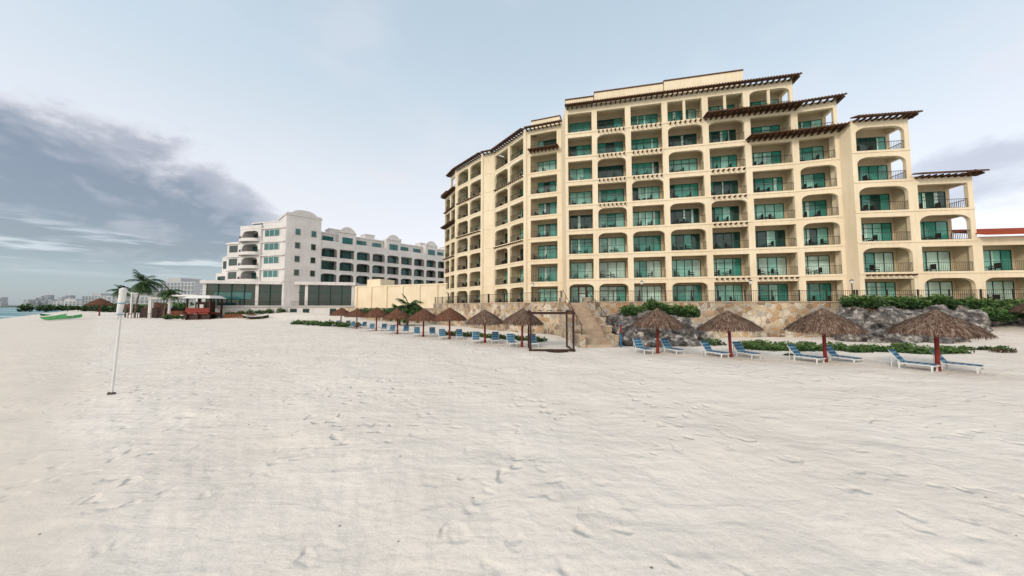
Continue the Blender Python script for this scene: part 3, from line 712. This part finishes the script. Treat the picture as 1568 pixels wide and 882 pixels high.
def stand(name,x,y,s=1):
    B=Bd()
    B.box('redpost',ID,-2,2,-1.2,1.2,.9,1.15)
    for i in(-1.9,0,1.9):
        for j in(-1.1,1.1): B.box('darkwood',ID,i-.1,i+.1,j-.1,j+.1,-.3,3.5)
    B.box('darkwood',ID,-1.9,1.9,-.9,-.8,-.2,.85); B.box('darkwood',ID,-1.2,1.0,-.4,.9,1.15,2.9); B.box('plastic',ID,-.9,.2,-.45,-.401,1.7,2.5)
    B.box('redpost',ID,-2,2,-1.25,-1.2,1.2,1.9)
    B.hexa('plastic',[(-2.4,-1.6,3.5),(2.4,-1.6,3.5),(2.4,1.6,3.5),(-2.4,1.6,3.5),(-1.6,-1.0,4.0),(1.6,-1,4.0),(1.6,1,4.0),(-1.6,1,4.0)])
    for i in range(5): B.box('darkwood',ID,2.0+i*.3,2.3+i*.3,-.5,.5,.9-i*.2,1.0-i*.2)
    o=B.single(name,(x,y,gz(x,y))); o.scale=(s,s,s)
stand('lifeguard_stand',-62.5,66.5,1.2)
B=Bd(); f=Fr((-93,81),(-74,79))
for a0,a1,zr in((0,6,5.8),(5,11,4.6),(10.5,18.5,5.2)):
    B.box('plastic',f,a0,a1,-1.5,3.5,zr,zr+.35)
    for a in(a0+.3,a1-.3):
        for d in(-1.2,3.1): B.box('plastic',f,a-.15,a+.15,d-.15,d+.15,-.4,zr)
B.box('darkwood',f,1,8,0,3,-.3,2.4); B.box('thatchR',f,8.2,12.5,.2,3,-.3,1.7); B.box('white2',f,12.6,17,1.2,3,-.3,3.0); B.box('darkwood',f,13.4,14.6,1.15,1.199,0,2.2)
for i in range(7): B.box('darkwood',f,1+i*2.6,1.12+i*2.6,-2.3,-2.2,-.2,1.1)
B.box('darkwood',f,1,17,-2.31,-2.19,1.0,1.1)
B.single('beach_club_pavilion')
B=Bd(); f=Fr((-58,66),(-50,64.5)); 
for i in range(20):
    q=f(i*.38,0,0); zg=gz(q[0],q[1]); B.box('thatchR',f,i*.38,i*.38+.2,0,.08,zg-.2,zg+.9)
    B.box('thatchR',f,i*.38,i*.38+.38,.081,.16,zg+.6,zg+.72)
B.single('wooden_picket_fence')
def boat(name,x,y,L,key,rz,mast=False):
    B=Bd(); n=12; ring=[]
    for i in range(n+1):
        t=-1+2*i/n; w=.16*L*(1-abs(t)**2.4)+.01; sh=.06*L*abs(t)**2
        ring.append([(t*L/2,-w,.13*L+sh),(t*L/2,-w*.6,.02*L+sh*.8),(t*L/2,w*.6,.02*L+sh*.8),(t*L/2,w,.13*L+sh)])
    vs=[p for r in ring for p in r]; fs=[]
    for i in range(n):
        for k in range(3): fs.append((i*4+k,(i+1)*4+k,(i+1)*4+k+1,i*4+k+1))
    B.raw(key,vs,fs)
    for i in range(n):
        for k in(0,3):
            a=ring[i][k];c=ring[i+1][k]; B.cyl('plastic',a,c,.012*L,n=5)
    for t in(-.25,.1,.3): B.box('plastic',ID,t*L-.1,t*L+.1,-.13*L,.13*L,.1*L,.11*L)
    if mast: B.cyl('plastic',(.1*L,0,.1*L),(.1*L,0,1.1*L),.04,n=6)
    o=B.single(name,(x,y,gz(x,y))); o.rotation_euler=(.1,0,rz)
boat('green_fishing_boat',-98,70,7.5,'boatgreen',-.2)
boat('green_fishing_boat',-103,76,6,'boatgreen',.1)
boat('small_beached_boat',-50,64,4.5,'furn',.2)
boat('small_beached_boat',-74,76,4.5,'furn',.4)

# ---------------------------------------------------------------- distant hotels / skyline
def farhotel(name,A,P,nst,z,hh,depth=15,nb=12):
    B=Bd(); f=Fr(A,P); 
    B.box('farwhite',f,0,f.L,0,depth,-2,z+nst*hh); B.box('farwhite',f,f.L*.3,f.L*.62,1,depth,z+nst*hh,z+nst*hh+hh)
    for k in range(nst):
        for i in range(nb):
            a=f.L*(i+.2)/nb; B.box('farwin',f,a,a+f.L/nb*.6,-.1,-.02,z+k*hh+.6,z+k*hh+hh*.8)
        B.box('farwhite',f,0,f.L,-.8,-.101,z+k*hh-.2,z+k*hh+.25)
    B.single(name)
farhotel('distant_white_hotel',(-262,238),(-226,232),6,2,3.1)
farhotel('distant_white_hotel',(-205,215),(-182,208),4,2,3.1,nb=9)
farhotel('distant_white_hotel',(-325,262),(-272,262),3,2,3.0,nb=14)
farhotel('distant_white_hotel',(-186,205),(-150,190),4,2,3.1,nb=10)
farhotel('distant_white_hotel',(-520,395),(-480,390),5,1,3.0,nb=9)
farhotel('distant_white_hotel',(-590,420),(-545,420),3,1,3.0,nb=9)
B=Bd(); rr=random.Random(3)
for i in range(95):
    x=-2550+i*17+rr.uniform(-10,10); w=rr.uniform(12,40); hgt=rr.choice([10,16,22,28,36,48,56]) ; y=1450+rr.uniform(-30,90)
    if i<8: hgt*=.5
    B.box('farwhite',ID,x,x+w,y,y+20,-1,hgt)
    if rr.random()<.4: B.box('farwhite',ID,x+w*.3,x+w*.6,y+2,y+15,hgt,hgt+rr.uniform(3,9))
    for k in range(int(hgt/5)): B.box('farwin',ID,x+1,x+w-1,y-.6,y-.05,k*5+1.5,k*5+4)
B.single('distant_city_skyline')
V=[];F=[];n=160
for i in range(n+1):
    x=-2700+i*13.5; y=1400; V+= [(x,y,-1),(x,y+10,5+5*noise.noise((i*.3,0,0))+2*noise.noise((i*1.1,4,0))),(x,y+200,-1)]
for i in range(n):
    for k in(0,1): F.append((i*3+k,(i+1)*3+k,(i+1)*3+k+1,i*3+k+1))
B=Bd(); B.raw('farland',V,F); B.single('distant_headland')
cl=[]
for i in range(30):
    x=-300+i*6.5; y=205+ (rn.uniform(-6,6)) - max(0,(i-6))*4.0
    cl.append((x,y,1.6,5,3,rn.uniform(2,3.4),160))
bush('distant_tree_belt',cl,12,.9,('leafD','leafD','leafM','leafM'))

B=Bd(); rs=random.Random(9)
for i in range(110):
    y=2.2+18*rs.random()**1.5; x=rs.uniform(-1.5,1.5)*y; s=rs.uniform(.006,.016)*(1+.04*y); z=gz_full(x,y)
    a=rs.uniform(0,6.3); p=[(x+s*rs.uniform(.6,1.6)*math.cos(a+t*1.257),y+s*rs.uniform(.5,1.2)*math.sin(a+t*1.257),z+.004) for t in range(5)]
    B.raw('shell',p+[(x,y,z+.004+s*.6)],[(i,(i+1)%5,5) for i in range(5)])
B.single('shell_fragments')

# ---------------------------------------------------------------- sky
w=bpy.data.worlds.new('World'); scene.world=w; w.use_nodes=True; nt=w.node_tree; nt.nodes.clear(); L=nt.links.new
SUN_EL=math.radians(28); SUN_AZ=math.radians(222)
sky=N(nt,'ShaderNodeTexSky',sky_type='NISHITA'); sky.sun_disc=False; sky.sun_elevation=SUN_EL; sky.sun_rotation=SUN_AZ
bg1=N(nt,'ShaderNodeBackground'); bg1.inputs[1].default_value=.05; L(sky.outputs[0],bg1.inputs[0])
tc=N(nt,'ShaderNodeTexCoord'); gen=tc.outputs['Generated']; sx=N(nt,'ShaderNodeSeparateXYZ'); L(gen,sx.inputs[0])
def MR(v,a,b,c=0,d=1,sm=True):
    n=N(nt,'ShaderNodeMapRange'); n.interpolation_type='SMOOTHSTEP' if sm else 'LINEAR'
    n.inputs[1].default_value=a;n.inputs[2].default_value=b;n.inputs[3].default_value=c;n.inputs[4].default_value=d; L(v,n.inputs[0]); return n.outputs[0]
def MA(op,a,b):
    q=N(nt,'ShaderNodeMath',operation=op)
    for i,x in enumerate((a,b)):
        if isinstance(x,(int,float)): q.inputs[i].default_value=x
        else: L(x,q.inputs[i])
    return q.outputs[0]
def MIX(f,a,b):
    n=N(nt,'ShaderNodeMix',data_type='RGBA')
    if isinstance(f,(int,float)): n.inputs[0].default_value=f
    else: L(f,n.inputs[0])
    for i,x in((6,a),(7,b)):
        if isinstance(x,tuple): n.inputs[i].default_value=(*x,1)
        else: L(x,n.inputs[i])
    return n.outputs[2]
cr=N(nt,'ShaderNodeValToRGB'); e=cr.color_ramp.elements
e[0].position=0; e[0].color=(.90,.79,.755,1); e[1].position=1; e[1].color=(.48,.58,.64,1)
for p,c in((.14,(.85,.79,.795)),(.32,(.76,.775,.79)),(.52,(.59,.68,.735)),(.68,(.50,.605,.68))): q=e.new(p); q.color=(*c,1)
zc=MA('MAXIMUM',sx.outputs[2],0.0); L(zc,cr.inputs[0])
def cn(scale,sc,det=7,rough=.55,dist=0,loc=(0,0,0)):
    mp=N(nt,'ShaderNodeMapping'); mp.inputs['Scale'].default_value=sc; mp.inputs['Location'].default_value=loc; L(gen,mp.inputs[0])
    n=N(nt,'ShaderNodeTexNoise'); n.inputs['Scale'].default_value=scale; n.inputs['Detail'].default_value=det; n.inputs['Roughness'].default_value=rough; n.inputs['Distortion'].default_value=dist
    L(mp.outputs[0],n.inputs['Vector']); return n.outputs['Fac']
X=sx.outputs[0]; Yc=sx.outputs[1]; Z=sx.outputs[2]
n1=cn(5.0,(1,1,1.7),9,.58,.2); n2=cn(9,(1,1,2.2),7,.55,.3,(3,1,2)); nbig=cn(2.6,(1,1,2.0),4,.5,0,(2,2,2))
hz=MR(nbig,.45,.7,0,.35)
col=MIX(hz,cr.outputs[0],(.80,.775,.79))
bnd=MA('ADD',MR(X,-.80,-.52,.38,.18,False),MA('ADD',MA('MULTIPLY',MA('SUBTRACT',n1,.5),.34),MA('MULTIPLY',MA('SUBTRACT',n2,.5),.10)))
d=MA('SUBTRACT',bnd,Z)
side=MR(MA('ADD',X,MA('MULTIPLY',MA('SUBTRACT',n1,.5),.35)),-.48,-.57)
mask=MA('MULTIPLY',MR(d,-.02,.045),side)
core=MR(d,.0,.09)
sunny=MR(MA('ADD',n2,MA('MULTIPLY',MA('SUBTRACT',n1,.5),.8)),.48,.70)
ccol=MIX(core,(.64,.60,.62),(.165,.19,.225))
ccol=MIX(MA('MULTIPLY',sunny,.55),ccol,(.44,.43,.47))
lo=MR(Z,.045,.13)
ccol=MIX(lo,(.23,.31,.39),ccol)
gap=MA('MULTIPLY',MA('MULTIPLY',MR(Z,.05,.09),MR(Z,.18,.12)),MR(cn(5,(1,1,9),6,.55,0,(1,4,2)),.49,.62))
ccol=MIX(MA('MULTIPLY',gap,.75),ccol,(.62,.66,.71))
col=MIX(MA('MULTIPLY',mask,.95),col,ccol)
bm2=MA('MULTIPLY',MR(X,.68,.80),MA('MULTIPLY',MR(MA('ADD',Z,MA('MULTIPLY',n1,.25)),.29,.35),MR(MA('ADD',Z,MA('MULTIPLY',n1,.25)),.42,.37)))
col=MIX(MA('MULTIPLY',bm2,.7),col,(.40,.38,.42))
pk=MA('MULTIPLY',MR(cn(2.2,(1,1,2.5),6,.6,0,(5,2,1)),.57,.72),MR(Z,.1,.3))
col=MIX(MA('MULTIPLY',pk,.3),col,(.86,.74,.72))
back_fill=MR(Yc,.15,-.7)  # unseen sky behind the camera, brightened and warmed as added fill light
col=MIX(MA('MULTIPLY',back_fill,.9),col,(1.16,1.06,.95))
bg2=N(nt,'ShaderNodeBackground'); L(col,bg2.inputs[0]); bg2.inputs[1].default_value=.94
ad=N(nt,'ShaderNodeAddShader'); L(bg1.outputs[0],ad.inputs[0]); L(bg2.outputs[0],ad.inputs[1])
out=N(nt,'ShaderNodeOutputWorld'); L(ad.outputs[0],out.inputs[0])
sl=bpy.data.lights.new('sun','SUN'); sl.energy=1.5; sl.angle=math.radians(10); sl.color=(1,.90,.78)
so=bpy.data.objects.new('sun',sl); bpy.context.collection.objects.link(so)
dirv=Vector((math.sin(SUN_AZ)*math.cos(SUN_EL),math.cos(SUN_AZ)*math.cos(SUN_EL),math.sin(SUN_EL)))
so.rotation_euler=dirv.to_track_quat('Z','Y').to_euler(); so.location=(0,-20,40)

# ---------------------------------------------------------------- camera
cam=bpy.data.cameras.new('camera'); co=bpy.data.objects.new('camera',cam); bpy.context.collection.objects.link(co)
co.location=(0,0,2.7); co.rotation_euler=(math.radians(93.3),0,0); cam.sensor_width=36; cam.lens=11.48; cam.clip_start=.05; cam.clip_end=12000
scene.camera=co
scene.view_settings.view_transform='Standard'; scene.view_settings.look='None'; scene.view_settings.exposure=0
